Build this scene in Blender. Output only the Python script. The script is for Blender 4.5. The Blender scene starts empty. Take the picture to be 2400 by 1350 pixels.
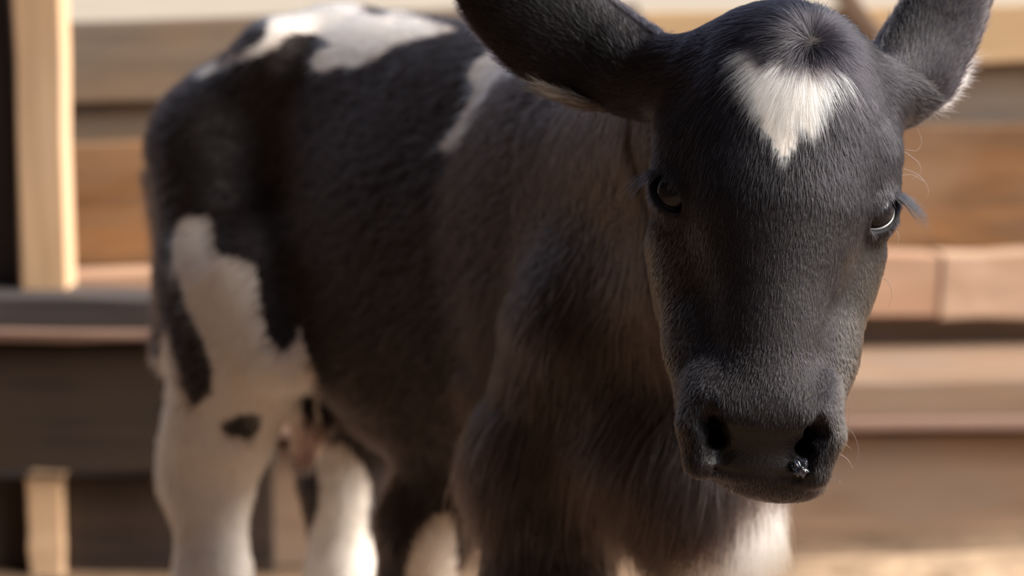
import bpy, bmesh, math, random, time
import numpy as np
from mathutils import Vector, Matrix
T0 = time.time()
rng = np.random.default_rng(7)
random.seed(7)
SC = bpy.context.scene
COL = SC.collection

# ------------------------------------------------------------------ camera, sky, sun, exposure
F_PX = 5667.0                      # 85 mm on a 36 mm sensor, 2400 px wide
CAM_H, PITCH = 0.95, math.radians(9.8)
cam_d = bpy.data.cameras.new('camera')
cam_d.lens, cam_d.sensor_width = 85.0, 36.0
cam_d.clip_start, cam_d.clip_end = 0.05, 200
cam_d.dof.use_dof = True
cam_d.dof.focus_distance = 1.675
cam_d.dof.aperture_fstop = 4.2
cam_d.dof.aperture_blades = 0
cam = bpy.data.objects.new('camera', cam_d)
cam.location = (0, 0, CAM_H)
cam.rotation_euler = (math.pi / 2 - PITCH, 0, 0)
COL.objects.link(cam)
SC.camera = cam

world = bpy.data.worlds.new('sky')
SC.world = world
world.use_nodes = True
nt = world.node_tree
nt.nodes.clear()
wo = nt.nodes.new('ShaderNodeOutputWorld')
bg = nt.nodes.new('ShaderNodeBackground')
geo = nt.nodes.new('ShaderNodeTexCoord')
sep = nt.nodes.new('ShaderNodeSeparateXYZ')
ramp = nt.nodes.new('ShaderNodeValToRGB')
nt.links.new(geo.outputs['Generated'], sep.inputs[0])
nt.links.new(sep.outputs['Z'], ramp.inputs[0])
ramp.color_ramp.elements[0].position = 0.0
ramp.color_ramp.elements[0].color = (0.30, 0.27, 0.24, 1)
ramp.color_ramp.elements[1].position = 0.55
ramp.color_ramp.elements[1].color = (0.58, 0.71, 1.0, 1)
nt.links.new(ramp.outputs[0], bg.inputs[0])
bg.inputs[1].default_value = 1.0
nt.links.new(bg.outputs[0], wo.inputs[0])

sun_d = bpy.data.lights.new('sun', 'SUN')
sun_d.energy = 10.6
sun_d.angle = math.radians(55)
sun_d.color = (1.0, 0.935, 0.85)
sun = bpy.data.objects.new('sun', sun_d)
SUN_FROM = Vector((1.0, -0.13, 0.74))
sun.rotation_euler = SUN_FROM.to_track_quat('Z', 'Y').to_euler()
sun.location = (3, -1, 5)
COL.objects.link(sun)

vs = SC.view_settings
vs.view_transform = 'Standard'
vs.look = 'None'
vs.gamma = 1.0
vs.use_curve_mapping = False
vs.exposure = 0.0

# ------------------------------------------------------------------ helpers
RV = np.array((1.0, 0, 0))
UV = np.array((0, math.sin(PITCH), math.cos(PITCH)))
FV = np.array((0, math.cos(PITCH), -math.sin(PITCH)))
CV = np.array((0, 0, CAM_H))
def P(px, py, d):
    """a point of the world seen at pixel (px, py) of the photograph, d metres along the view axis"""
    return CV + d * ((px - 1200) / F_PX * RV + (675 - py) / F_PX * UV + FV)
def project(p):
    q = p - CV
    d = q @ FV
    return 1200 + F_PX * (q @ RV) / d, 675 - F_PX * (q @ UV) / d, d

def empty(name, loc, rot=0.0, **props):
    o = bpy.data.objects.new(name, None)
    o.location = loc
    o.rotation_euler = (0, 0, rot)
    o.empty_display_size = 0.05
    COL.objects.link(o)
    for k, v in props.items():
        o[k] = v
    return o
def link(name, data, parent=None, **props):
    o = bpy.data.objects.new(name, data)
    COL.objects.link(o)
    if parent is not None:
        o.parent = parent
    for k, v in props.items():
        o[k] = v
    return o

def mat(name):
    m = bpy.data.materials.new(name)
    m.use_nodes = True
    n = m.node_tree
    n.nodes.clear()
    out = n.nodes.new('ShaderNodeOutputMaterial')
    return m, n, out
def N(n, kind, **inp):
    x = n.nodes.new(kind)
    for k, v in inp.items():
        x.inputs[k.replace('_', ' ')].default_value = v
    return x

def wood(name, dark, light, rough=0.75, grain=26.0, blotch=None, seed=0.0):
    """sawn timber: grain stretched along the local X of each piece, blotches of weather, tone per piece"""
    m, n, out = mat(name)
    b = N(n, 'ShaderNodeBsdfPrincipled', Roughness=rough)
    tc = n.nodes.new('ShaderNodeTexCoord')
    info = n.nodes.new('ShaderNodeObjectInfo')
    mp = n.nodes.new('ShaderNodeMapping')
    mp.inputs['Scale'].default_value = (1.2, grain, grain)
    mul = n.nodes.new('ShaderNodeMath'); mul.operation = 'MULTIPLY_ADD'
    mul.inputs[1].default_value = 37.0; mul.inputs[2].default_value = seed
    n.links.new(info.outputs['Random'], mul.inputs[0])
    add = n.nodes.new('ShaderNodeVectorMath'); add.operation = 'ADD'
    n.links.new(tc.outputs['Object'], add.inputs[0])
    n.links.new(mul.outputs[0], add.inputs[1])
    n.links.new(add.outputs[0], mp.inputs[0])
    t1 = N(n, 'ShaderNodeTexNoise', Scale=1.6, Detail=6.0, Roughness=0.62, Distortion=0.6)
    n.links.new(mp.outputs[0], t1.inputs['Vector'])
    r1 = n.nodes.new('ShaderNodeValToRGB')
    r1.color_ramp.elements[0].position = 0.32; r1.color_ramp.elements[0].color = (*dark, 1)
    r1.color_ramp.elements[1].position = 0.70; r1.color_ramp.elements[1].color = (*light, 1)
    n.links.new(t1.outputs[0], r1.inputs[0])
    mp2 = n.nodes.new('ShaderNodeMapping'); mp2.inputs['Scale'].default_value = (3.0, 7.0, 7.0)
    n.links.new(add.outputs[0], mp2.inputs[0])
    t2 = N(n, 'ShaderNodeTexNoise', Scale=1.5, Detail=3.0)
    n.links.new(mp2.outputs[0], t2.inputs['Vector'])
    r2 = n.nodes.new('ShaderNodeValToRGB')
    r2.color_ramp.elements[0].position = 0.42; r2.color_ramp.elements[0].color = (0, 0, 0, 1)
    r2.color_ramp.elements[1].position = 0.66; r2.color_ramp.elements[1].color = (1, 1, 1, 1)
    n.links.new(t2.outputs[0], r2.inputs[0])
    mx = n.nodes.new('ShaderNodeMix'); mx.data_type = 'RGBA'
    n.links.new(r2.outputs[0], mx.inputs[0])
    n.links.new(r1.outputs[0], mx.inputs[6])
    mx.inputs[7].default_value = (*(blotch or [0.5 * (a + c) for a, c in zip(dark, light)]), 1)
    n.links.new(mx.outputs[2], b.inputs['Base Color'])
    bp = N(n, 'ShaderNodeBump', Strength=0.35, Distance=0.004)
    n.links.new(t1.outputs[0], bp.inputs['Height'])
    n.links.new(bp.outputs[0], b.inputs['Normal'])
    n.links.new(b.outputs[0], out.inputs[0])
    return m

def plank_mesh(name, L, W, Tk, wobble=0.002, bevel=0.004, segs=6):
    """a sawn board along X, W high (Z), Tk thick (Y), edges slightly waney and eased"""
    bm = bmesh.new()
    rings = []
    for i in range(segs + 1):
        x = -L / 2 + L * i / segs
        j = [random.uniform(-wobble, wobble) for _ in range(4)]
        rings.append([bm.verts.new((x, y, z)) for y, z in (
            (-Tk / 2, -W / 2 + j[0]), (Tk / 2, -W / 2 + j[0]), (Tk / 2, W / 2 + j[1]), (-Tk / 2 + j[2] * .5, W / 2 + j[1]))])
    for a, c in zip(rings, rings[1:]):
        for k in range(4):
            bm.faces.new((a[k], a[(k + 1) % 4], c[(k + 1) % 4], c[k]))
    bm.faces.new(rings[0][::-1]); bm.faces.new(rings[-1])
    bmesh.ops.recalc_face_normals(bm, faces=bm.faces)
    ed = [e for e in bm.edges if abs(e.calc_face_angle(0)) > 0.8]
    bmesh.ops.bevel(bm, geom=ed, offset=bevel, segments=2, profile=0.6, affect='EDGES')
    me = bpy.data.meshes.new(name)
    bm.to_mesh(me); bm.free()
    for p in me.polygons: p.use_smooth = False
    return me

def board(name, a_top, a_bot, b_top, b_bot, thick, m, parent=None, ext=0.0, wobble=0.003, **props):
    """a board whose front face has the given left and right ends (world points top/bottom)"""
    a = (a_top + a_bot) / 2; b = (b_top + b_bot) / 2
    x = b - a; L = np.linalg.norm(x); x = x / L
    W = (np.linalg.norm(a_top - a_bot) + np.linalg.norm(b_top - b_bot)) / 2
    z = np.array((0, 0, 1.0)); z = z - x * (z @ x); z /= np.linalg.norm(z)
    y = np.cross(z, x)
    c = (a + b) / 2 + y * thick / 2
    me = plank_mesh(name, L + ext, W, thick, wobble)
    me.materials.append(m)
    o = link(name, me, parent, **props)
    M = Matrix(((x[0], y[0], z[0], c[0]), (x[1], y[1], z[1], c[1]), (x[2], y[2], z[2], c[2]), (0, 0, 0, 1)))
    o.matrix_world = M
    if parent is not None:
        o.matrix_local = parent.matrix_world.inverted() @ M if False else Matrix.Translation(-Vector(parent.location)) @ M
    return o

# ------------------------------------------------------------------ the setting
W_GREY = wood('weathered_grey_wood', (0.13, 0.095, 0.070), (0.24, 0.185, 0.14), blotch=(0.20, 0.135, 0.085))
W_TAN = wood('tan_wood', (0.38, 0.245, 0.125), (0.56, 0.38, 0.21), blotch=(0.46, 0.30, 0.155), seed=3)
W_BROWN = wood('orange_brown_wood', (0.085, 0.040, 0.016), (0.33, 0.148, 0.044), blotch=(0.24, 0.135, 0.070), grain=9, seed=5)
W_PALE = wood('pale_tan_wood', (0.38, 0.235, 0.15), (0.60, 0.40, 0.275), blotch=(0.44, 0.25, 0.155), grain=10, seed=9)
W_PINE = wood('fresh_pine', (0.58, 0.37, 0.22), (0.76, 0.53, 0.34), blotch=(0.66, 0.42, 0.24), grain=18, seed=11)
W_DARK = wood('dark_brown_wood', (0.022, 0.013, 0.010), (0.055, 0.032, 0.022), blotch=(0.040, 0.024, 0.013), seed=15)  # very dark brown with a fine grain
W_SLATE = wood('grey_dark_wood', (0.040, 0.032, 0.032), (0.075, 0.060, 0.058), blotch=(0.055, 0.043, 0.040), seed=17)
W_PINK = wood('reddish_wood', (0.15, 0.085, 0.06), (0.25, 0.15, 0.11), seed=21)
W_MID = wood('mid_brown_wood', (0.18, 0.105, 0.060), (0.34, 0.215, 0.135), blotch=(0.24, 0.165, 0.115), grain=16, seed=25)

def ground_mat(name, dark, light, scale):
    m, n, out = mat(name)
    b = N(n, 'ShaderNodeBsdfPrincipled', Roughness=0.95)
    tc = n.nodes.new('ShaderNodeTexCoord')
    t = N(n, 'ShaderNodeTexNoise', Scale=scale, Detail=8.0, Roughness=0.65)
    n.links.new(tc.outputs['Object'], t.inputs['Vector'])
    r = n.nodes.new('ShaderNodeValToRGB')
    r.color_ramp.elements[0].position = 0.36; r.color_ramp.elements[0].color = (*dark, 1)
    r.color_ramp.elements[1].position = 0.64; r.color_ramp.elements[1].color = (*light, 1)
    n.links.new(t.outputs[0], r.inputs[0])
    n.links.new(r.outputs[0], b.inputs['Base Color'])
    bp = N(n, 'ShaderNodeBump', Strength=0.6, Distance=0.02)
    n.links.new(t.outputs[0], bp.inputs['Height'])
    n.links.new(bp.outputs[0], b.inputs['Normal'])
    n.links.new(b.outputs[0], out.inputs[0])
    return m
def sheet(name, x0, x1, y0, y1, z, m, nx=24, ny=24, amp=0.006, **props):
    xs, ys = np.linspace(x0, x1, nx + 1), np.linspace(y0, y1, ny + 1)
    v = [(x, y, z + amp * math.sin(x * 3.1 + y * 1.7) * math.sin(y * 4.3 - x)) for y in ys for x in xs]
    f = [(j * (nx + 1) + i, j * (nx + 1) + i + 1, (j + 1) * (nx + 1) + i + 1, (j + 1) * (nx + 1) + i) for j in range(ny) for i in range(nx)]
    me = bpy.data.meshes.new(name); me.from_pydata(v, [], f); me.materials.append(m)
    for p in me.polygons: p.use_smooth = True
    return link(name, me, None, **props)
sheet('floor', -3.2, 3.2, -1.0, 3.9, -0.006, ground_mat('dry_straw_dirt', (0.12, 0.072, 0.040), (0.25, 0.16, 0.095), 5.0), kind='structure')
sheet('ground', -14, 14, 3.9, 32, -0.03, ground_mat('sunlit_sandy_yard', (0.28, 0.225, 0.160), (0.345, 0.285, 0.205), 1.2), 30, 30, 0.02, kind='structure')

def sunlit_patch():  # sunlit ground put into a pale straw colour, widened to bounce light
    rows, cols = 14, 60
    v, f = [], []
    for j in range(rows + 1):
        for i in range(cols + 1):
            x = .24 + 2.2 * i / cols; y = 2.30 + (.95 + .15 * x) * j / rows
            e = min(i, cols - i, 4) / 4 * min(j, rows - j, 3) / 3
            x += (.08 * math.sin(y * 9) + .04 * math.sin(y * 23)) * max(0, 1 - i / 12); y += (.16 * math.sin(x * 5) + .07 * math.sin(x * 13 + 1)) * max(0, 1 - j / 7)
            v.append((x, y, -.012 * (e == 0) + .001 + e * (.018 + .014 * math.sin(x * 23 + y * 9) * math.sin(y * 31 - x * 7) + random.uniform(0, .012))))
    for j in range(rows):
        for i in range(cols):
            a = j * (cols + 1) + i
            f.append((a, a + 1, a + cols + 2, a + cols + 1))
    me = bpy.data.meshes.new('sunlit_straw'); me.from_pydata(v, [], f)
    for p in me.polygons: p.use_smooth = True
    me.materials.append(ground_mat('sunlit_pale_straw', (0.22, 0.135, 0.075), (0.52, 0.36, 0.22), 9.0))
    link('sunlit_straw', me, None, kind='stuff', label='pale straw patch along the foot of the plank wall, coloured as sunlit ground', category='straw')
sunlit_patch()
# unseen barn roof and walls, added to keep sky light off the calf's left and front
def slab(name, x0, x1, y0, y1, z0, z1, m):
    bm = bmesh.new(); bmesh.ops.create_cube(bm, size=1)
    for v in bm.verts:
        v.co = (x0 + (v.co.x + .5) * (x1 - x0), y0 + (v.co.y + .5) * (y1 - y0), z0 + (v.co.z + .5) * (z1 - z0))
    me = bpy.data.meshes.new(name); bm.to_mesh(me); bm.free(); me.materials.append(m)
    return link(name, me, None, kind='structure')
slab('shade_roof', -2.2, 0.45, -2.6, 3.3, 2.30, 2.40, W_DARK)
slab('shade_wall_left', -2.2, -2.1, -2.6, 3.3, -0.01, 2.30, W_DARK)
slab('shade_wall_front', -2.2, 1.6, -2.7, -2.6, -0.01, 2.40, W_DARK)

# back wall of horizontal planks (right end a little farther away)
XL, XR = -420, 2820
def wd(px, d0):                                       # depth along the slightly oblique wall
    return d0 * (1 + 0.030 * (px - 1200) / 1000.0)
def wall_board(name, l_top, l_bot, r_top, r_bot, d0, thick, m, parent, xl=XL, xr=XR, **props):
    """rows are given at px = 280 and px = 2250"""
    def row(y0, y1, x): return y0 + (y1 - y0) * (x - 280) / 1970.0
    return board(name, P(xl, row(l_top, r_top, xl), wd(xl, d0)), P(xl, row(l_bot, r_bot, xl), wd(xl, d0)),
                 P(xr, row(l_top, r_top, xr), wd(xr, d0)), P(xr, row(l_bot, r_bot, xr), wd(xr, d0)), thick, m, parent, **props)
wall = empty('wall_back', (0, 3.6, 0), kind='structure')
wall_board('plank', 45, 243, 12, 150, 3.62, 0.03, W_GREY, wall, xr=1500)
wall_board('plank', 43, 240, 12, 152, 3.62, 0.03, W_TAN, wall, xl=1503)
wall_board('plank', 238, 338, 146, 300, 3.665, 0.03, W_GREY, wall, xr=1350)
wall_board('plank', 240, 340, 148, 298, 3.665, 0.03, W_GREY, wall, xl=1353)
wall_board('plank', 334, 640, 292, 600, 3.625, 0.03, W_BROWN, wall, xr=1330)
wall_board('plank', 334, 640, 292, 600, 3.63, 0.03, W_BROWN, wall, xl=1334)
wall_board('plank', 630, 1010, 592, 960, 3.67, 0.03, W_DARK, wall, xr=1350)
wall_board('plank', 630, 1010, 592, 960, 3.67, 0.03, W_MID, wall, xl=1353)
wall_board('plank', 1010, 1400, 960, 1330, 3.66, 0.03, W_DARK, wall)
# posts of the wall, behind the planks
for px in (-350, 1180, 2700):
    b = P(px, 700, wd(px, 3.70)); b[2] = 0
    me = plank_mesh('wall_post', 0.80, 0.09, 0.07); me.materials.append(W_MID)
    o = link('wall_post', me, wall); o.location = (b[0], b[1] + 0.01 - 3.6, 0.40); o.rotation_euler = (0, math.pi / 2, 0)
# ledges and lower boards of the wall
wall_board('ledge_board', 640, 690, 600, 650, 3.56, 0.07, W_PALE, wall, xr=1300)
wall_board('ledge_board', 610, 752, 594, 742, 3.575, 0.06, W_PALE, wall, xl=1304, xr=2203)
wall_board('ledge_board', 600, 745, 596, 748, 3.572, 0.06, W_PALE, wall, xl=2206)
lip = wall_board('sill_beam', 912, 1000, 890, 980, 3.36, 0.27, W_MID, wall, xl=560)
wall_board('sill_strip', 1005, 1035, 981, 1012, 3.345, 0.05, W_PINK, wall, xl=560)
wall_board('kick_board', 1040, 1345, 1014, 1300, 3.42, 0.05, W_MID, wall, xl=560)

# slanting brace leaning over the top of the wall, right of the calf's poll
brace = board('wooden_brace', P(1900, -140, wd(1900, 3.62) - .034), P(1870, -112, wd(1870, 3.62) - .034), P(2150, 165, wd(2150, 3.62) - .034), P(2120, 193, wd(2120, 3.62) - .034), 0.03, W_MID,
              label='slanting wooden brace nailed across the top of the plank wall behind the head', category='brace')

# stall frame in front of the wall, at the left edge
frame = empty('stall_frame', tuple(P(105, 900, 3.3) * np.array((1, 1, 0))),
              label='wooden stall frame with a pale pine post on a grey beam at the left', category='frame')
def upright(name, x0, x1, y0, y1, d, thick, m):
    a, b_ = P((x0 + x1) / 2, y1, d), P((x0 + x1) / 2, y0, d)
    w = (x1 - x0) / F_PX * d
    L = abs(b_[2] - a[2])
    me = plank_mesh(name, L, w, thick, 0.002); me.materials.append(m)
    o = link(name, me, frame)
    o.rotation_euler = (0, -math.pi / 2, 0)
    o.location = Vector((a[0], a[1] + thick / 2, (a[2] + b_[2]) / 2)) - Vector(frame.location)
    return o
upright('post', 52, 160, -420, 694, 3.30, 0.07, W_PINE)
upright('post', -120, 44, -420, 694, 3.34, 0.06, W_SLATE)
upright('post', 68, 150, 1108, 1372, 3.33, 0.06, W_PINE)
upright('post', -120, 62, 1108, 1365, 3.36, 0.06, W_DARK)
def fboard(name, x0, x1, y0, y1, d, thick, m):
    return board(name, P(x0, y0, d), P(x0, y1, d), P(x1, y0, d), P(x1, y1, d), thick, m, frame)
fboard('cross_beam', -300, 640, 700, 772, 3.24, 0.10, W_SLATE)
fboard('beam_strip', -300, 640, 774, 802, 3.225, 0.11, W_PINK)
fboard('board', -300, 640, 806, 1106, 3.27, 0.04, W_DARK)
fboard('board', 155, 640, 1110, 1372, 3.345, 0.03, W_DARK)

# ------------------------------------------------------------------ the calf: one implicit surface, polygonised
AZ = math.radians(38)
B = np.array((math.sin(AZ), -math.cos(AZ), 0))          # forward along the body
RT = np.array((B[1], -B[0], 0))                          # the calf's right side (towards the left of the picture)
UP = np.array((0, 0, 1.0))
def A(t, s=0.0, z=0.0):
    return np.array((-0.186, 2.60, 0)) + B * t + RT * s + UP * z

roll = math.radians(5.5)
HO = P(1820, 470, 1.715)
hr = math.cos(roll) * RV - math.sin(roll) * UV
hu0 = math.sin(roll) * RV + math.cos(roll) * UV
hp = math.radians(5)
hf = math.cos(hp) * (-FV) + math.sin(hp) * hu0           # face normal
hu = np.cross(hf, hr); hu /= np.linalg.norm(hu)
HM = np.stack((hr, hu, hf), 1)                           # local -> world
def H(x, y, z): return HO + HM @ np.array((x, y, z))
def to_head(p): return (p - HO) @ HM

prims = []                                               # (op, kind, params, k, lo, hi)
def cone(a, ra, b, rb, k=0.03, op='+'):
    a, b = np.asarray(a, float), np.asarray(b, float)
    lo = np.minimum(a - ra, b - rb); hi = np.maximum(a + ra, b + rb)
    prims.append((op, 'c', (a, ra, b, rb), k, lo, hi))
def ell(c, R, rad, k=0.03, op='+'):
    c = np.asarray(c, float); rad = np.asarray(rad, float)
    ext = np.abs(R) @ rad
    prims.append((op, 'e', (c, R, rad), k, c - ext, c + ext))
def sd(pr, X, Y, Z):
    if pr[1] == 'c':
        a, ra, b, rb = pr[2]
        ba = b - a; l2 = float(ba @ ba)
        px, py, pz = X - a[0], Y - a[1], Z - a[2]
        t = np.clip((px * ba[0] + py * ba[1] + pz * ba[2]) / l2, 0, 1)
        return np.sqrt((px - t * ba[0]) ** 2 + (py - t * ba[1]) ** 2 + (pz - t * ba[2]) ** 2) - (ra + (rb - ra) * t)
    c, R, rad = pr[2]
    px, py, pz = X - c[0], Y - c[1], Z - c[2]
    u = [(px * R[0, i] + py * R[1, i] + pz * R[2, i]) for i in range(3)]
    k0 = np.sqrt(sum((u[i] / rad[i]) ** 2 for i in range(3))) + 1e-6
    k1 = np.sqrt(sum((u[i] / rad[i] ** 2) ** 2 for i in range(3))) + 1e-6
    return k0 * (k0 - 1.0) / k1
def blend(D, d, k, op):
    if op == '+':
        h = np.maximum(k - np.abs(D - d), 0) / k
        return np.minimum(D, d) - h * h * k * 0.25
    h = np.maximum(k - np.abs(D + d), 0) / k
    return np.maximum(D, -d) + h * h * k * 0.25
def sdf(p):
    D = np.full(len(p), 0.3)
    X, Y, Z = p[:, 0], p[:, 1], p[:, 2]
    for pr in prims:
        D = blend(D, sd(pr, X, Y, Z), pr[3], pr[0])
    return D
def grad(p, e=0.0012):
    g = np.stack([sdf(p + np.eye(3)[i] * e) - sdf(p - np.eye(3)[i] * e) for i in range(3)], 1) / (2 * e)
    return g
BR = np.stack((B, RT, UP), 1)

# --- trunk
ell(A(.20, 0, .560), BR, (.26, .145, .225), .05)
ell(A(.43, 0, .555), BR, (.21, .125, .225), .06)
ell(A(.03, 0, .70), BR, (.16, .10, .095), .06)
cone(A(0, 0, .726), .055, A(.48, 0, .742), .050, .06)
cone(A(0, 0, .731), .055, A(-.17, 0, .686), .045, .05)
for s in (1, -1):
    cone(A(.00, .085 * s, .755), .030, A(.00, .075 * s, .74), .036, .04)          # hook bones
    cone(A(.00, .080 * s, .745), .030, A(-.19, .060 * s, .655), .038, .05)        # hook to pin
    ell(A(.47, .085 * s, .60), BR, (.10, .055, .17), .05)                        # shoulder blade
# --- near hind leg (left in the picture)
cone(P(525, 350, 2.60), .083, P(545, 680, 2.57), .068, .05)
cone(P(545, 680, 2.57), .068, P(560, 840, 2.55), .066, .05)
cone(P(600, 640, 2.50), .050, P(650, 830, 2.47), .036, .05)
cone(P(555, 830, 2.56), .062, P(515, 1000, 2.58), .052, .04)
cone(P(515, 1000, 2.58), .052, P(490, 1110, 2.60), .042, .03)
hk = P(490, 1110, 2.60)
cone(P(430, 1040, 2.62), .020, P(440, 1110, 2.62), .024, .04)
an = P(498, 1350, 2.59)
cone(hk, .040, an, .036, .03)
def foot(an, r, fwd):
    f = np.array((an[0] + fwd[0] * .0, an[1] + fwd[1] * .0, .10))
    cone(an, r, f, r * .85, .02)
    g = f + fwd * .035; g[2] = .030
    cone(f, r * .95, g, r * .85, .02)
    return g
FEET = []
FEET.append(foot(an, .036, B))
# --- far hind leg
cone(A(-.08, -.08, .58), .085, P(870, 900, 2.68), .065, .05)
cone(P(870, 900, 2.68), .062, P(805, 1120, 2.70), .042, .04)
an = P(800, 1350, 2.69)
cone(P(805, 1120, 2.70), .042, an, .034, .03)
FEET.append(foot(an, .034, B))
# --- near foreleg
cone(P(1430, 760, 2.08), .085, P(1310, 1080, 2.13), .068, .05)
an = P(1285, 1352, 2.12)
cone(P(1310, 1080, 2.13), .066, an, .043, .04)
kn = an.copy(); kn[2] = .27
cone(an, .043, kn, .034, .03)
FEET.append(foot(kn, .030, B))
# --- far foreleg, standing back under the body
cone(P(1130, 1020, 2.44), .06, P(1000, 1230, 2.48), .045, .04)
an = P(975, 1350, 2.50)
cone(P(1000, 1230, 2.48), .044, an, .037, .03)
FEET.append(foot(an, .032, B))
# --- brisket, neck, throat
cone(A(.52, 0, .50), .115, P(1590, 1020, 2.03), .068, .06)
cone(P(1590, 1020, 2.03), .066, P(1640, 1165, 2.03), .046, .05)
cone(P(1640, 1130, 2.03), .050, P(1678, 1235, 2.03), .036, .04)
cone(P(1678, 1235, 2.03), .036, P(1655, 1300, 2.08), .026, .03)
# --- udder, between the hind legs
cone(P(735, 985, 2.58), .024, P(712, 1072, 2.58), .012, .02)
cone(A(.45, 0, .66), .115, P(1740, 300, 1.86), .078, .06)
cone(A(.50, 0, .55), .12, P(1740, 640, 1.86), .062, .06)
# --- tail
cone(A(-.17, 0, .70), .030, P(372, 420, 2.77), .016, .03)
cone(P(372, 420, 2.77), .016, P(397, 660, 2.73), .012, .01)
cone(P(397, 660, 2.73), .014, P(402, 830, 2.72), .022, .01)
NB = len(prims)
# --- skull
I3 = HM
ell(H(0, .055, -.032), I3, (.077, .083, .078), .03)
ell(H(0, .010, -.008), I3, (.066, .080, .052), .03)
ell(H(0, .108, -.045), I3, (.052, .034, .050), .035)
cone(H(0, -.010, .004), .048, H(0, -.135, .018), .034, .03)
for s in (1, -1):
    cone(H(.064 * s, .040, -.022), .022, H(.070 * s, .012, -.020), .018, .025)    # brow
    cone(H(.058 * s, -.030, -.040), .026, H(.040 * s, -.105, -.020), .024, .03)   # cheek bone
    ell(H(.046 * s, -.045, -.075), I3, (.032, .060, .050), .03)                   # masseter
    cone(H(.040 * s, -.105, -.020), .024, H(.034 * s, -.155, .004), .022, .025)
cone(H(0, -.060, -.080), .050, H(0, -.165, -.025), .036, .03)
# --- muzzle: a ridge above, the bare nose plate falling back below it, a wing beside each nostril
ell(H(0, -.148, .012), I3, (.048, .034, .040), .02)
cone(H(-.026, -.153, .038), .013, H(.026, -.153, .038), .013, .010)
for s in (1, -1):
    cone(H(.040 * s, -.136, .022), .0115, H(.0440 * s, -.164, .028), .0120, .014)   # nostril wing
    cone(H(.0440 * s, -.164, .028), .0120, H(.0390 * s, -.188, .022), .0130, .010)
    cone(H(.020 * s, -.147, .039), .010, H(.034 * s, -.146, .035), .010, .014)     # roll above the nostril
ell(H(0, -.176, .016), I3, (.034, .024, .018), .010)
ell(H(0, -.188, -.002), I3, (.046, .016, .036), .010)
ell(H(.018, -.198, -.014), I3, (.034, .014, .032), .012)
EYES = []
for s in (1, -1):
    C = H(.0672 * s, .001, -.014)
    nn = HM @ np.array((.70 * s, -.04, .71)); nn /= np.linalg.norm(nn)
    aa = HM @ np.array((.42 * s, .70, -.50)); aa -= nn * (aa @ nn); aa /= np.linalg.norm(aa)
    bb = np.cross(nn, aa) * s; bb /= np.linalg.norm(bb)
    E = np.stack((aa, bb, nn), 1)
    EYES.append((C, E, s))
    ell(C, I3, (.0205, .0205, .0205), .012)
    # lids: upper one fuller
    ell(C + nn * .018 - bb * .0008, E, (.0192, .0096, .0200), .003, '-')
    # nostril: comma-shaped pit between the nose plate and the wing
    cone(H(.0385 * s, -.149, .052), .0030, H(.0365 * s, -.164, .046), .0075, .004, '-')
    cone(H(.0365 * s, -.164, .046), .0080, H(.0280 * s, -.184, .038), .0085, .005, '-')
    cone(H(.0355 * s, -.163, .042), .0060, H(.0300 * s, -.164, .012), .0050, .004, '-')
    cone(H(.0310 * s, -.175, .038), .0065, H(.0280 * s, -.170, .012), .0050, .004, '-')
# mouth line, under the lip
for s in (1, -1):
    cone(H(0, -.1985, .034), .0016, H(.034 * s, -.1930, .026), .0016, .003, '-')
    cone(H(.034 * s, -.1930, .026), .0016, H(.052 * s, -.176, -.004), .0016, .003, '-')
# --- ears: cupped blades, their backs towards the camera
EARS = []
def ear(pts, hw, d0, dd, tilt, s):
    """pts: centre line in pixels, hw: half widths, tilt: turn of the blade about its own axis"""
    C = [P(x, y, d0 + dd * i) for i, (x, y) in enumerate(pts)]
    ax = C[-1] - C[0]; ax /= np.linalg.norm(ax)
    th = -FV - ax * (-FV @ ax); th /= np.linalg.norm(th)
    w = np.cross(ax, th)
    th2 = math.cos(tilt) * th + math.sin(tilt) * w
    w2 = np.cross(ax, th2)
    R = np.stack((ax, w2, th2), 1)
    for i, (c, h) in enumerate(zip(C, hw)):
        ell(c, R, (.040, h, .0125 if i else .018), .018)
    for c, h in list(zip(C, hw))[1:]:
        ell(c - th2 * .016, R, (.036, h * .80, .0125), .006, '-')
    EARS.append((C[0], ax, w2, th2, C, hw, s))
cone(H(-.060, .085, -.055), .034, P(1470, 150, 1.81), .026, .03)
cone(H(.060, .085, -.055), .032, P(2135, 172, 1.81), .024, .03)
ear([(1458, 158), (1362, 112), (1266, 44), (1186, -42), (1120, -125)], (.031, .040, .043, .040, .024), 1.81, .008, math.radians(-10), -1)
ear([(2132, 172), (2180, 98), (2224, 14), (2246, -70), (2262, -140)], (.028, .031, .028, .025, .014), 1.81, .006, math.radians(14), 1)

# --- polygonise (naive surface nets)
h = 0.0036
lo = np.array((-0.50, 1.50, 0.0)); hi = np.array((0.42, 3.00, 1.02))
lo = np.minimum(lo, np.min([p[4] for p in prims if p[0] == '+'], 0) - .03)
hi = np.maximum(hi * 0 + np.max([p[5] for p in prims if p[0] == '+'], 0) + .03, -9)
n3 = np.ceil((hi - lo) / h).astype(int) + 1
D = np.full(n3, 0.3, np.float32)
gx = [np.float32(lo[i]) + np.arange(n3[i], dtype=np.float32) * np.float32(h) for i in range(3)]
for pr in prims:
    pad = pr[3] + 0.008
    i0 = np.clip(((pr[4] - pad - lo) / h).astype(int), 0, n3 - 1)
    i1 = np.clip(((pr[5] + pad - lo) / h).astype(int) + 2, 1, n3)
    sl = tuple(slice(a, b) for a, b in zip(i0, i1))
    X = gx[0][sl[0]][:, None, None]; Y = gx[1][sl[1]][None, :, None]; Z = gx[2][sl[2]][None, None, :]
    D[sl] = blend(D[sl], sd(pr, X, Y, Z).astype(np.float32), np.float32(pr[3]), pr[0])
S = D < 0
cnt = np.zeros(n3 - 1, np.uint8)
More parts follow.
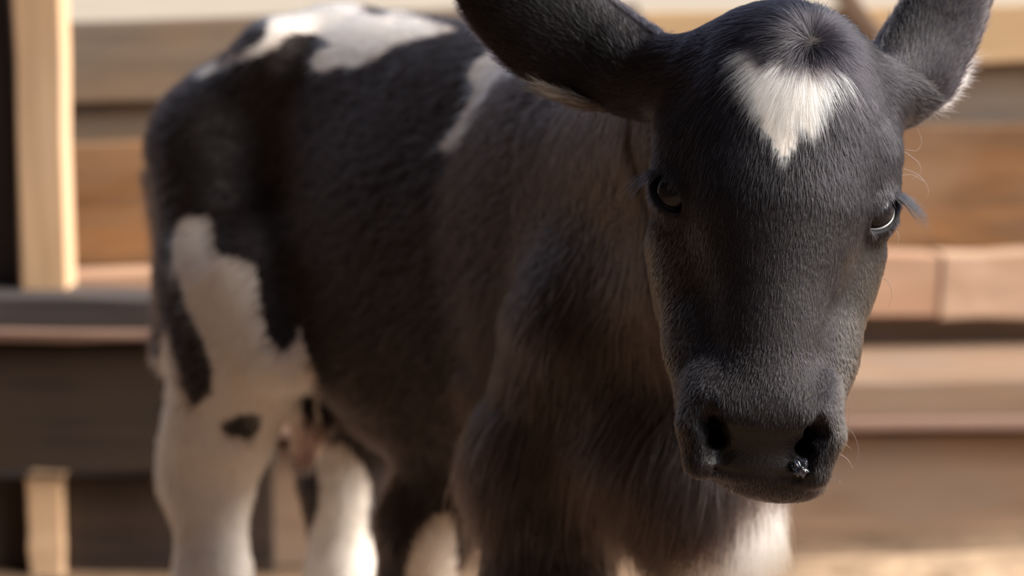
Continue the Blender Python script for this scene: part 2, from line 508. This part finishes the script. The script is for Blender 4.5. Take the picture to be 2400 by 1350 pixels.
for a in (0, 1):
    for b in (0, 1):
        for c in (0, 1):
            cnt += S[a:n3[0] - 1 + a, b:n3[1] - 1 + b, c:n3[2] - 1 + c]
cells = np.argwhere((cnt > 0) & (cnt < 8))
del cnt
ids = np.full(n3 - 1, -1, np.int32)
ids[cells[:, 0], cells[:, 1], cells[:, 2]] = np.arange(len(cells))
acc = np.zeros((len(cells), 3)); num = np.zeros(len(cells))
corner = [np.array((a, b, c)) for a in (0, 1) for b in (0, 1) for c in (0, 1)]
for i in range(8):
    for j in range(i + 1, 8):
        if np.abs(corner[i] - corner[j]).sum() != 1: continue
        pa, pb = cells + corner[i], cells + corner[j]
        da, db = D[pa[:, 0], pa[:, 1], pa[:, 2]], D[pb[:, 0], pb[:, 1], pb[:, 2]]
        m_ = (da < 0) != (db < 0)
        t = np.where(m_, da / np.where(m_, da - db, 1), 0)[:, None]
        acc += np.where(m_[:, None], pa + (pb - pa) * t, 0); num += m_
V = lo + acc / num[:, None] * h
quads = []
for ax in range(3):
    sl0 = [slice(None)] * 3; sl1 = [slice(None)] * 3
    sl0[ax] = slice(0, -1); sl1[ax] = slice(1, None)
    s0, s1 = S[tuple(sl0)], S[tuple(sl1)]
    e = np.argwhere(s0 != s1)
    u, v = [(1, 2), (2, 0), (0, 1)][ax]
    e = e[(e[:, u] > 0) & (e[:, v] > 0) & (e[:, u] < n3[u] - 1) & (e[:, v] < n3[v] - 1)]
    du, dv = np.zeros(3, int), np.zeros(3, int); du[u] = 1; dv[v] = 1
    q = [e - du - dv, e - dv, e, e - du]
    q = np.stack([ids[k[:, 0], k[:, 1], k[:, 2]] for k in q], 1)
    inside = s0[e[:, 0], e[:, 1], e[:, 2]]
    q[~inside] = q[~inside][:, ::-1]
    quads.append(q)
quads = np.concatenate(quads)
quads = quads[(quads >= 0).all(1)]
del D, S, ids
print('surface', len(V), len(quads), round(time.time() - T0, 1))
me = bpy.data.meshes.new('body')
me.from_pydata(V.tolist(), [], quads.tolist())
# finer faces on the head, finest about eyes and nostrils
bm = bmesh.new(); bm.from_mesh(me)
def refine(sel):
    co = np.array([f.calc_center_median() for f in bm.faces])
    ok = sel(co)
    bm.faces.ensure_lookup_table()
    es = {e for f, k in zip(bm.faces, ok) if k for e in f.edges}
    bmesh.ops.subdivide_edges(bm, edges=list(es), cuts=1, use_grid_fill=True)
fine = [C for C, E, s in EYES] + [H(.032 * s, -.168, .046) for s in (1, -1)]
refine(lambda co: np.min([np.linalg.norm(co - c, axis=1) for c in fine], 0) < .030)
refine(lambda co: np.min([np.linalg.norm(co - c, axis=1) for c in fine], 0) < .024)
bmesh.ops.triangulate(bm, faces=[f for f in bm.faces if len(f.verts) > 4])
bm.to_mesh(me); bm.free()
nv = len(me.vertices)
V = np.empty(nv * 3); me.vertices.foreach_get('co', V); V = V.reshape(-1, 3)
for it in range(3):
    d = sdf(V); g = grad(V)
    V -= np.clip(d, -.003, .003)[:, None] * g / np.maximum((g * g).sum(1), .25)[:, None]
VN = grad(V); VN /= np.linalg.norm(VN, axis=1)[:, None] + 1e-9
me.vertices.foreach_set('co', V.ravel())
me.update()
me.polygons.foreach_set('use_smooth', np.ones(len(me.polygons), bool))
print('calf verts', nv, round(time.time() - T0, 1))

# ------------------------------------------------------------------ coat: black and white patches
def inside(poly, x, y):
    r = np.zeros(len(x), bool)
    n = len(poly)
    for i in range(n):
        x0, y0 = poly[i]; x1, y1 = poly[(i + 1) % n]
        if y0 == y1: continue
        c = ((y0 > y) != (y1 > y)) & (x < (x1 - x0) * (y - y0) / (y1 - y0) + x0)
        r ^= c
    return r
def noise3(p, f, seed):
    r = np.random.default_rng(seed)
    o = np.zeros(len(p))
    for i in range(7):
        k = r.normal(size=3); k = k / np.linalg.norm(k) * f * (0.6 + 0.25 * i)
        o += np.sin(p @ k + r.uniform(0, 6.28)) / (1 + .35 * i)
    return o / 3.2
BLAZE = [(1748, 108), (1764, 105), (1780, 110), (1797, 130), (1808, 144), (1830, 136), (1845, 130), (1856, 140), (1880, 144), (1900, 156), (1914, 146),
         (1928, 134), (1942, 146), (1940, 166), (1930, 205), (1924, 250), (1912, 298), (1905, 320), (1892, 308), (1879, 292), (1869, 276), (1870, 332), (1853, 348),
         (1838, 380), (1823, 360), (1808, 332), (1782, 290), (1770, 236), (1752, 165)]
BACK = [(632, 25), (640, -60), (840, -60), (860, 30), (881, 36), (922, 30), (985, 40), (1022, 55), (1075, 66), (1039, 82), (972, 91), (922, 108), (881, 137), (835, 158),
        (798, 158), (769, 172), (740, 164), (727, 145), (744, 120), (773, 104), (752, 83), (732, 77), (707, 75), (673, 87), (644, 112), (586, 137), (541, 147),
        (495, 172), (458, 184), (474, 164), (524, 139), (574, 116), (628, 85), (628, 54)]
STRIPE = [(1175, 100), (1330, 90), (1330, 170), (1234, 164), (1205, 170), (1176, 187), (1151, 224), (1126, 257), (1105, 299), (1076, 332), (1055, 357), (1030, 344), (1047, 320),
          (1076, 282), (1088, 249), (1113, 207), (1101, 178), (1113, 145), (1146, 122)]
THIGH = [(402, 560), (412, 525), (440, 508), (480, 500), (497, 522), (500, 572), (530, 600), (556, 602), (572, 612), (604, 625), (612, 700), (626, 790), (660, 822), (690, 800),
         (700, 760), (712, 820), (745, 900), (748, 990), (700, 1060), (640, 1110), (640, 1750), (330, 1750), (330, 1030), (352, 870), (398, 760)]
THIGH_DARK = [[(410, 630), (432, 690), (452, 740), (474, 800), (500, 870), (496, 925), (452, 950), (420, 900), (404, 830), (398, 760), (400, 690)],
              [(520, 990), (560, 968), (605, 975), (612, 1005), (585, 1032), (545, 1026), (515, 1012)],
              [(700, 930), (735, 925), (738, 1000), (712, 1010)]]
HIND2 = [(735, 1030), (800, 1040), (850, 1080), (868, 1140), (862, 1230), (880, 1300), (890, 1750), (690, 1750), (700, 1300), (735, 1230), (748, 1180)]
FORE2 = [(1050, 1195), (1072, 1215), (1080, 1750), (935, 1750), (950, 1330), (975, 1250), (1020, 1205)]
CHEST = [(1830, 1090), (1752, 1120), (1725, 1160), (1700, 1215), (1660, 1255), (1600, 1285), (1540, 1330), (1500, 1380), (1500, 1500), (1900, 1500), (1900, 1090)]
def coat(p, nrm, jit=0.0):
    """0 black .. 1 white"""
    x, y, d = project(p)
    q = to_head(p)
    facing = ((CV - p) * nrm).sum(1) > -0.25 * np.linalg.norm(CV - p, axis=1)
    nx = noise3(p, 160, 1) * 5 + rng.normal(size=len(p)) * jit
    ny = noise3(p, 160, 2) * 5 + rng.normal(size=len(p)) * jit
    w = np.zeros(len(p), bool)
    head = (d < 1.80) & (q[:, 2] > -.06)
    w |= head & inside(BLAZE, x + nx * .7, y + ny * .7)
    near = facing & (d > 2.05)
    top = nrm[:, 2] > 0.1
    w |= ((near | top) & (d > 2.2)) & inside(BACK, x + nx, y + ny)
    w |= near & inside(STRIPE, x + nx, y + ny)
    th = (d > 2.3) & (x < 760)
    w |= th & inside(THIGH, x + nx * 1.5, y + ny * 1.5)
    for dk in THIGH_DARK:
        w &= ~(th & inside(dk, x + nx * 1.5, y + ny * 1.5))
    w |= (d > 2.35) & inside(HIND2, x + nx, y + ny) & (x > 680)
    w |= (d > 2.35) & inside(FORE2, x + nx, y + ny)
    w |= (d > 1.85) & (d < 2.2) & inside(CHEST, x + nx * 3, y + ny * 3)
    return w.astype(float)
cw = coat(V, VN)
q = to_head(V)
BLACK = np.array((.018, .0135, .0125)); WHITE = np.array((.80, .72, .64))
vc = BLACK + (WHITE - BLACK) * cw[:, None]
PINK = np.array((.55, .38, .32))
ear_in = np.zeros(nv)
for (C0, ax, w2, th2, CC, hw, s) in EARS:
    r = V - CC[2]
    ear_in = np.maximum(ear_in, ((VN @ th2 < -0.2) & (np.abs(r @ ax) < .10) & (np.abs(r @ th2) < .05) & (np.abs(r @ w2) < .05) & (((V - CC[0]) @ ax) > 0)).astype(float))
ud = np.exp(-(np.linalg.norm(V - P(714, 1062, 2.56), axis=1) / .026) ** 2 * .7)
vc = vc + (np.array((.72, .50, .42)) - vc) * np.clip(ud * 1.6 - .3, 0, 1)[:, None]
vc = vc + (PINK - vc) * (ear_in * .8)[:, None]
for C, E, s in EYES:                                      # bare dark lid margins
    r = (V - C) @ E
    vc[(np.linalg.norm(r, axis=1) < .0235) & (r[:, 2] > 0)] = (.012, .011, .013)
for s in (1, -1):                                       # shade of the nostril pits painted into the dark skin
    vc[np.linalg.norm(V - H(.032 * s, -.172, .040), axis=1) < .019] = (.006, .005, .005)
hoof = V[:, 2] < .055
vc[hoof] = (.03, .024, .02)
at = me.attributes.new('coat', 'FLOAT_COLOR', 'POINT')
at.data.foreach_set('color', np.concatenate([vc, np.ones((nv, 1))], 1).astype(np.float32).ravel())
# leather mask of the muzzle (bare, wet skin)
def leather(q):
    x, y, z = q[:, 0], q[:, 1], q[:, 2]
    plate = np.clip((-.161 - y) / .003, 0, 1) * np.clip((y + .196) / .003, 0, 1) * np.clip((z - .006) / .006, 0, 1) * np.clip((.040 - np.abs(x)) / .003, 0, 1)
    oval = np.clip(1.3 - ((x - .004) / .024) ** 2 - ((y + .1475) / .010) ** 2, 0, 1) * (z > 0)
    return np.maximum(plate, oval * .6)
lt = leather(q)
at = me.attributes.new('leather', 'FLOAT', 'POINT')
at.data.foreach_set('value', lt.astype(np.float32))

m, n, out = mat('calf_hide')
b = N(n, 'ShaderNodeBsdfPrincipled', Roughness=0.7)
b.inputs['Specular IOR Level'].default_value = 0.25
a1 = n.nodes.new('ShaderNodeAttribute'); a1.attribute_name = 'coat'
a2 = n.nodes.new('ShaderNodeAttribute'); a2.attribute_name = 'leather'
mx = n.nodes.new('ShaderNodeMix'); mx.data_type = 'RGBA'
n.links.new(a2.outputs['Fac'], mx.inputs[0]); n.links.new(a1.outputs['Color'], mx.inputs[6])
mx.inputs[7].default_value = (.010, .008, .008, 1)
n.links.new(mx.outputs[2], b.inputs['Base Color'])
rr = n.nodes.new('ShaderNodeMapRange'); rr.inputs['To Min'].default_value = .75; rr.inputs['To Max'].default_value = .42
n.links.new(a2.outputs['Fac'], rr.inputs[0]); n.links.new(rr.outputs[0], b.inputs['Roughness'])
tc = n.nodes.new('ShaderNodeTexCoord')
vo = n.nodes.new('ShaderNodeTexVoronoi'); vo.inputs['Scale'].default_value = 420
n.links.new(tc.outputs['Object'], vo.inputs['Vector'])
mm = n.nodes.new('ShaderNodeMath'); mm.operation = 'MULTIPLY'
n.links.new(vo.outputs['Distance'], mm.inputs[0]); n.links.new(a2.outputs['Fac'], mm.inputs[1])
bp = N(n, 'ShaderNodeBump', Strength=0.3, Distance=0.0010)
n.links.new(mm.outputs[0], bp.inputs['Height']); n.links.new(bp.outputs[0], b.inputs['Normal'])
n.links.new(b.outputs[0], out.inputs[0])
me.materials.append(m)

ORG = A(.2, 0, 0)
calf = empty('calf', tuple(ORG), label='black and white calf with a white forehead blaze facing the viewer', category='calf')
me.transform(Matrix.Translation(-Vector(ORG)))
body = link('body', me, calf)

# ------------------------------------------------------------------ fur
def hair_mat(name, rough=0.26, radial=0.35, coat_=0.0):
    m, n, out = mat(name)
    hb = n.nodes.new('ShaderNodeBsdfHairPrincipled')
    hb.model = 'CHIANG'
    hb.parametrization = 'COLOR'
    a = n.nodes.new('ShaderNodeAttribute'); a.attribute_name = 'hair_colour'
    n.links.new(a.outputs['Color'], hb.inputs['Color'])
    hb.inputs['Roughness'].default_value = rough
    hb.inputs['Radial Roughness'].default_value = radial
    hb.inputs['IOR'].default_value = 1.42
    hb.inputs['Random Roughness'].default_value = 0.2
    n.links.new(hb.outputs[0], out.inputs[0])
    return m
FUR = hair_mat('coat_hair')
def strands(name, root, path, rad_root, rad_tip, colour, m, parent, **props):
    """root (n,3); path (n,k,3) absolute points; colour (n,3)"""
    n_, k = path.shape[:2]
    hc = bpy.data.hair_curves.new(name)
    hc.add_curves([k] * n_)
    hc.attributes['position'].data.foreach_set('vector', (path - ORG).astype(np.float32).ravel())
    s = np.linspace(0, 1, k)
    rad = (rad_root[:, None] * (1 - s) ** .8 + rad_tip * s).astype(np.float32)
    ra = hc.attributes.get('radius') or hc.attributes.new('radius', 'FLOAT', 'POINT')
    ra.data.foreach_set('value', rad.ravel())
    ca = hc.attributes.new('hair_colour', 'FLOAT_COLOR', 'CURVE')
    ca.data.foreach_set('color', np.concatenate([colour, np.ones((n_, 1))], 1).astype(np.float32).ravel())
    hc.materials.append(m)
    o = link(name, hc, parent, **props)
    return o

me.calc_loop_triangles()
nt_ = len(me.loop_triangles)
tri = np.empty(nt_ * 3, np.int32); me.loop_triangles.foreach_get('vertices', tri); tri = tri.reshape(-1, 3)
TA, TB, TC = V[tri[:, 0]], V[tri[:, 1]], V[tri[:, 2]]
area = np.linalg.norm(np.cross(TB - TA, TC - TA), axis=1) / 2
cen = (TA + TB + TC) / 3
cenN = VN[tri].mean(1); cenN /= np.linalg.norm(cenN, axis=1)[:, None] + 1e-9
vd = (CV - cen); vd /= np.linalg.norm(vd, axis=1)[:, None]
fac = (cenN * vd).sum(1)
cq = to_head(cen)
dep = project(cen)[2]
is_head = (dep < 1.90)
seen = np.where(fac > -.35, 1.0, .0)
dens = np.where(is_head, 1.0, 0.0) * seen
def sample(dens, count):
    w = area * dens; w = w / w.sum()
    t = rng.choice(nt_, size=count, p=w)
    r1, r2 = np.sqrt(rng.random(count)), rng.random(count)
    bary = np.stack((1 - r1, r1 * (1 - r2), r1 * r2), 1)
    p = (bary[:, :1] * TA[t] + bary[:, 1:2] * TB[t] + bary[:, 2:] * TC[t])
    nn = (bary[:, :1] * VN[tri[t, 0]] + bary[:, 1:2] * VN[tri[t, 1]] + bary[:, 2:] * VN[tri[t, 2]])
    return p, nn / (np.linalg.norm(nn, axis=1)[:, None] + 1e-9)
WH = np.array((.012, .112))                              # whorl on the forehead (head x, y)
def comb(p, nrm):
    """lying direction, length and lift of the hair at p"""
    n_ = len(p)
    q = to_head(p); x, y, d = project(p)
    t = np.zeros((n_, 3)); L = np.full(n_, .014); lift = np.full(n_, .28)
    # body: backwards and down
    t[:] = -B * .75 - UP * .55
    L[:] = .018
    low = p[:, 2] < .40
    t[low] = -UP - B * .15
    # neck and chest: down
    neck = (d < 2.12) & ~low
    t[neck] = -UP * .9 - B * .35
    L[neck] = .022
    chest = (d > 1.85) & (d < 2.2) & (p[:, 2] < .60)
    L[chest] = .034
    fl = (d > 1.9) & (d < 2.25) & (p[:, 2] < .50)
    L[fl] = .040; lift[fl] = .4
    # head
    hd = (d < 1.87)
    rx, ry = q[:, 0] - WH[0], q[:, 1] - WH[1]
    rr = np.sqrt(rx ** 2 + ry ** 2) + 1e-4
    sw = .35 * np.exp(-rr / .03)
    dx, dy = rx / rr - sw * ry / rr, ry / rr + sw * rx / rr
    blendd = np.clip((q[:, 1] - (-.02)) / .10, 0, 1)                      # low on the face the hair just runs down and out
    dx = dx * (.35 + .65 * blendd); dy = dy * blendd - (1 - blendd)
    hv = np.stack((dx, dy, np.where(q[:, 2] < 0, -.5, -.15)), 1) @ HM.T
    t[hd] = hv[hd]
    L[hd] = np.clip(.0065 + .0065 * blendd, 0, 1)[hd]
    poll = hd & (rr < .06)
    L[poll] = (.016 + .012 * np.exp(-(rr / .03) ** 2))[poll]
    lift[hd] = .22
    lift[poll] = (.22 + .35 * np.exp(-(rr / .022) ** 2))[poll]
    bz = hd & inside(BLAZE, x, y)
    L[bz] *= 1.25
    muz = hd & (q[:, 1] < -.105)
    L[muz] = .0048; lift[muz] = .42
    jaw = hd & (q[:, 2] < -.05) & (q[:, 1] < .03)
    L[jaw] = .012
    # ears
    for (C0, ax, w2, th2, CC, hw, s) in EARS:
        r = p - C0
        on = ((r @ ax) > -.012) & (np.abs(r @ w2) < .06) & (np.abs(r @ th2) < .05) & (d > 1.76)
        side = (r @ w2)
        t[on] = (ax * 1.0 + np.sign(side)[:, None] * w2 * np.clip(np.abs(side) / .035, 0, 1)[:, None] * .45)[on]
        L[on] = .0085 ; lift[on] = .2
        edge = on & (np.abs(nrm @ th2) < .45)
        L[edge] = .013; lift[edge] = .45
        inn = on & ((nrm @ th2) < -.2)
        L[inn] = .013; lift[inn] = .4
        t[inn] = (w2 * np.sign(side)[:, None] * .9 + ax * .3)[inn]
    # flow variation, broad and in locks
    f = np.stack([noise3(p, 60, 11 + i) + .9 * noise3(p, 420, 21 + i) for i in range(3)], 1)
    t = t / (np.linalg.norm(t, axis=1)[:, None] + 1e-9) + f * .16
    return t, L, lift
def grow(p, nrm, k=5, spread=.12, Lmul=1.0, clump=0):
    n_ = len(p)
    t, L, lift = comb(p, nrm)
    t = t + rng.normal(size=(n_, 3)) * spread
    t -= nrm * (t * nrm).sum(1)[:, None]
    t /= np.linalg.norm(t, axis=1)[:, None] + 1e-9
    L = L * np.clip(rng.normal(1, .22, n_), .4, 1.7) * Lmul
    lift = np.clip(lift * rng.uniform(.5, 1.5, n_), .05, .9)
    s = np.linspace(0, 1, k)[None, :, None]
    path = p[:, None, :] - nrm[:, None, :] * .0006 + L[:, None, None] * (t[:, None, :] * s * (1 - .15 * s)
           + nrm[:, None, :] * (lift[:, None, None] * (1.25 * s - .75 * s * s)))
    droop = np.maximum(L - .012, 0) * 9
    path[:, :, 2] -= (L * np.minimum(droop, .5))[:, None] * (s[:, :, 0] ** 2)
    return path, L
def tint(p, nrm, jit):
    w = coat(p, nrm, jit)
    n_ = len(p)
    q = to_head(p); x, y, d = project(p)
    onhead = np.clip((1.86 - d) / .05, 0, 1)[:, None]
    bl = (np.array((.0112, .0096, .0125))[None] * onhead + np.array((.0300, .0210, .0190))[None] * (1 - onhead)) * np.exp(rng.normal(0, .25, (n_, 1)) + .35 * noise3(p, 520, 31)[:, None])
    brown = np.clip((np.abs(q[:, 0]) - .045) / .02, 0, 1) * np.clip((-.02 - q[:, 1]) / .02, 0, 1) * (d < 1.85)
    bl = bl + brown[:, None] * np.array((.075, .055, .035)) * rng.uniform(.3, 1, (n_, 1))
    for (C0, ax, w2, th2, CC, hw, s) in EARS:
        r = p - C0
        inn = ((r @ ax) > -.012) & (np.abs(r @ w2) < .06) & (np.abs(r @ th2) < .05) & (d > 1.76) & ((nrm @ th2) < -.2)
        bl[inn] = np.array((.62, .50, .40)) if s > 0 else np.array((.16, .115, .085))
    wh = np.array((.90, .82, .72))[None] * np.clip(rng.normal(1, .05, (n_, 1)), .8, 1.1)
    return bl + (wh - bl) * w[:, None]
def fur(name, dens, count, r0, spread, jit, k=5):
    p, nrm = sample(dens, count)
    q = to_head(p)
    keep = leather(q) < rng.uniform(.15, .85, len(p))
    for C, E, s in EYES:
        r = (p - C) @ E
        keep &= ~((np.abs(r[:, 0]) < .0175) & (np.abs(r[:, 1]) < .0105) & (r[:, 2] > .004))
        keep &= ~(np.linalg.norm(p - C, axis=1) < .0192)
    for s in (1, -1):
        keep &= np.linalg.norm(p - H(.031 * s, -.168, .048), axis=1) > .013
    keep &= p[:, 2] > .06
    p, nrm = p[keep], nrm[keep]
    path, L = grow(p, nrm, k, spread)
    col = tint(p, nrm, jit)
    return strands(name, p, path, np.full(len(p), r0), r0 * .15, col, FUR, calf, kind='stuff')
fur('head_fur', dens, 230000, .00021, .13, 2.0)
dens_b = np.where(~is_head, 1.0, 0.0) * np.where(fac > -.45, 1.0, .25) * np.where(dep < 2.25, 2.2, 1.0)
fur('body_fur', dens_b, 170000, .00042, .16, 5.0)
print('fur', round(time.time() - T0, 1))

# ------------------------------------------------------------------ eyes, lashes, whiskers, wet nostrils
m, n, out = mat('eye_dark_glossy')
b = N(n, 'ShaderNodeBsdfPrincipled', Roughness=0.04)
b.inputs['Base Color'].default_value = (.010, .008, .009, 1)
b.inputs['IOR'].default_value = 1.38
n.links.new(b.outputs[0], out.inputs[0]); EYE_M = m
m, n, out = mat('lit_lid_rim')  # light caught by the wet lid, put into a pale base colour
b = N(n, 'ShaderNodeBsdfPrincipled', Roughness=0.15)
b.inputs['Base Color'].default_value = (.24, .23, .22, 1)
b.inputs['Coat Weight'].default_value = 0.6
n.links.new(b.outputs[0], out.inputs[0]); RIM_LIT = m
m, n, out = mat('shaded_lid_rim')  # same rim on the left eye, its shade put into the colour
b = N(n, 'ShaderNodeBsdfPrincipled', Roughness=0.35)
b.inputs['Base Color'].default_value = (.012, .010, .010, 1)
n.links.new(b.outputs[0], out.inputs[0]); RIM_SHADE = m
m, n, out = mat('clear_wet_mucus')
b = N(n, 'ShaderNodeBsdfPrincipled', Roughness=0.05)
b.inputs['Base Color'].default_value = (.05, .055, .075, 1)
b.inputs['Transmission Weight'].default_value = 0.5
b.inputs['Coat Weight'].default_value = 1.0
b.inputs['IOR'].default_value = 1.36
n.links.new(b.outputs[0], out.inputs[0]); WET_M = m

def uv_ball(name, c, R, rad, m, parent, seg=40, ring=24, fn=None):
    bm = bmesh.new()
    bmesh.ops.create_uvsphere(bm, u_segments=seg, v_segments=ring, radius=1)
    for v in bm.verts:
        l = np.array(v.co)
        s_ = fn(l) if fn else 1.0
        v.co = Vector(c - ORG + R @ (l * np.asarray(rad) * s_))
    for f in bm.faces: f.smooth = True
    me = bpy.data.meshes.new(name); bm.to_mesh(me); bm.free(); me.materials.append(m)
    return link(name, me, parent)
def tube_mesh(name, pts, radii, m, parent, sides=8):
    bm = bmesh.new(); rings = []
    pts = np.asarray(pts)
    for i, (p, r) in enumerate(zip(pts, radii)):
        t = pts[min(i + 1, len(pts) - 1)] - pts[max(i - 1, 0)]; t /= np.linalg.norm(t)
        u = np.cross(t, (0.3, 0.2, 0.9)); u /= np.linalg.norm(u); v = np.cross(t, u)
        rings.append([bm.verts.new(Vector(p - ORG + r * (math.cos(a) * u + math.sin(a) * v))) for a in np.linspace(0, 2 * math.pi, sides, endpoint=False)])
    for a, c in zip(rings, rings[1:]):
        for k in range(sides): bm.faces.new((a[k], a[(k + 1) % sides], c[(k + 1) % sides], c[k]))
    bm.faces.new(rings[0][::-1]); bm.faces.new(rings[-1])
    for f in bm.faces: f.smooth = True
    me = bpy.data.meshes.new(name); bm.to_mesh(me); bm.free(); me.materials.append(m)
    return link(name, me, parent)
LASH = hair_mat('lash_hair', .25, .3)
for C, E, s in EYES:
    eye = uv_ball('eye', C, E, (.0180, .0180, .0180), EYE_M, calf, fn=lambda l: 1 + .035 * max(0, l[2] - .55) / .45)
    ang = np.linspace(math.radians(184), math.radians(352), 20)
    rim = [C + E @ np.array((.0166 * math.cos(a), -.0008 + .0090 * math.sin(a), math.sqrt(max(.0182 ** 2 - (.0166 * math.cos(a)) ** 2 - (.0098 * math.sin(a)) ** 2, 1e-6)))) for a in ang]
    tube_mesh('lower_eyelid', rim, [.0004 + .0007 * math.sin(math.pi * i / 19) for i in range(20)], RIM_LIT if s > 0 else RIM_SHADE, calf)
    # lashes along the upper lid, longest towards the outer corner
    n_ = 130 if s > 0 else 60
    a = np.radians(4 + 62 * rng.random(n_) ** 1.2)
    ex, ey = .0172 * np.cos(a), .0100 * np.sin(a)
    ez = np.sqrt(np.maximum(.0196 ** 2 - ex ** 2 - ey ** 2, 1e-6))
    root = C + np.stack((ex, ey, ez), 1) @ E.T
    out_ = HM @ np.array((1.0 * s, .12, -.10))
    L = rng.uniform(.010, .032, n_) * (.5 + .5 * np.cos(a - .5))
    sdir = out_ * 1.0 + rng.normal(size=(n_, 3)) * .15 + np.stack((ex * 0, ey, ez * 0), 1) @ E.T * 10
    sdir /= np.linalg.norm(sdir, axis=1)[:, None]
    ss = np.linspace(0, 1, 6)[None, :, None]
    path = root[:, None] + L[:, None, None] * (sdir[:, None] * ss - (UP * .75)[None, None] * ss ** 2)
    strands('eyelashes', root, path, np.full(n_, .00022), .00004, np.tile((.006, .006, .008), (n_, 1)), LASH, calf, kind='stuff')
# long stray hairs by the right eye, brow and muzzle
st_r, st_p, st_c = [], [], []
def stray(px0, py0, d0, pts, col):
    a = [P(px0, py0, d0)] + [P(x, y, d0 + dd) for x, y, dd in pts]
    a = np.array(a)
    u = np.linspace(0, len(a) - 1, 8)
    # smooth through the given points
    i = np.clip(u.astype(int), 0, len(a) - 2); f = (u - i)[:, None]
    am = np.vstack((2 * a[0] - a[1], a, 2 * a[-1] - a[-2]))
    p0, p1, p2, p3 = am[i], am[i + 1], am[i + 2], am[i + 3]
    c = .5 * (2 * p1 + (p2 - p0) * f + (2 * p0 - 5 * p1 + 4 * p2 - p3) * f ** 2 + (3 * p1 - p0 - 3 * p2 + p3) * f ** 3)
    st_r.append(a[0]); st_p.append(c); st_c.append(col)
LG, DK = (.55, .45, .38), (.03, .025, .025)
stray(2120, 350, 1.735, [(2150, 352, 0), (2160, 330, 0), (2150, 300, 0)], LG)
stray(2120, 355, 1.735, [(2152, 380, 0), (2158, 405, 0), (2135, 422, 0)], LG)
stray(2118, 395, 1.735, [(2150, 408, 0), (2172, 432, 0), (2176, 455, 0), (2170, 465, 0)], LG)
stray(2112, 410, 1.735, [(2140, 410, 0), (2165, 425, 0)], LG)
stray(2102, 540, 1.735, [(2107, 556, 0), (2104, 572, 0)], LG)
stray(2060, 650, 1.72, [(2080, 660, 0), (2090, 690, 0), (2082, 720, 0)], DK)
stray(1960, 925, 1.69, [(1985, 930, 0), (1990, 980, 0), (1980, 1010, 0)], DK)
stray(1960, 930, 1.69, [(1975, 922, 0), (1988, 918, 0)], LG)
stray(1960, 1000, 1.69, [(1990, 1005, 0), (2010, 1040, 0), (2012, 1080, 0), (2000, 1110, 0)], DK)
stray(1945, 1120, 1.69, [(1985, 1110, 0), (2005, 1085, 0), (2014, 1045, 0)], DK)
stray(1935, 1132, 1.69, [(1970, 1130, 0), (1955, 1170, 0), (1915, 1205, 0)], DK)
stray(1940, 1125, 1.69, [(1975, 1118, 0), (1990, 1100, 0), (1998, 1080, 0)], DK)
stray(1960, 1060, 1.69, [(1985, 1075, 0), (2000, 1100, 0)], LG)
stray(1962, 1030, 1.69, [(1980, 1040, 0), (1995, 1052, 0)], LG)
for i in range(16):
    x0 = random.uniform(1640, 1940)
    y0 = 1150 - abs(x0 - 1800) * .22
    stray(x0, y0, 1.69, [(x0 + random.uniform(-8, 8), y0 + 14, 0), (x0 + random.uniform(-14, 14), y0 + random.uniform(20, 34), 0)], DK if i % 2 else LG)
st_p = np.array(st_p)
strands('whiskers', np.array(st_r), st_p, np.full(len(st_p), .00017), .00006, np.array(st_c), LASH, calf, kind='stuff')
# pale hair tufts growing out of the cupped side of the ears
def tuft(name, quad, depth, n_, tip, Lr, col, rad):
    u, v = rng.random(n_), rng.random(n_)
    q_ = [np.array(P(x, y, depth)) for x, y in quad]
    root = ((1 - u) * (1 - v))[:, None] * q_[0] + (u * (1 - v))[:, None] * q_[1] + (u * v)[:, None] * q_[2] + ((1 - u) * v)[:, None] * q_[3]
    root += FV[None] * rng.uniform(0, .012, (n_, 1))
    dr = tip[0] * RV + tip[1] * UV + tip[2] * FV
    dr = dr[None] + rng.normal(size=(n_, 3)) * .14 + .12 * np.stack([noise3(root, 300, 51 + i) for i in range(3)], 1)
    L = rng.uniform(*Lr, n_)
    ss = np.linspace(0, 1, 6)[None, :, None]
    path = root[:, None] + L[:, None, None] * (dr[:, None] * ss + (tip[3] * UV)[None, None] * ss ** 2)
    c = np.array(col)[None] * np.exp(rng.normal(0, .15, (n_, 1)))
    strands(name, root, path, np.full(n_, rad), rad * .2, c, FUR, calf, kind='stuff')
tuft('ear_tuft', [(2190, 190), (2250, 120), (2228, 180), (2168, 255)], 1.835, 1500, (.85, -.25, .2, .15), (.010, .024), (.72, .60, .52), .0002)
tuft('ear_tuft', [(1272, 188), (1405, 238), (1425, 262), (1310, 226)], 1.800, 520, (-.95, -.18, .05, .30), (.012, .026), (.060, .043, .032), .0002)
# wet shine in the nostril at the right
uv_ball('nostril_mucus', H(.0285, -.1875, .0335), HM, (.0056, .0062, .0036), WET_M, calf, 36, 22,
        fn=lambda l: 1 + .28 * math.sin(l[0] * 5 + 2 * l[1] + 1) * math.sin(l[1] * 6 + l[2] * 3) + .12 * math.sin(l[0] * 11 + l[1] * 9))
print('done', round(time.time() - T0, 1))
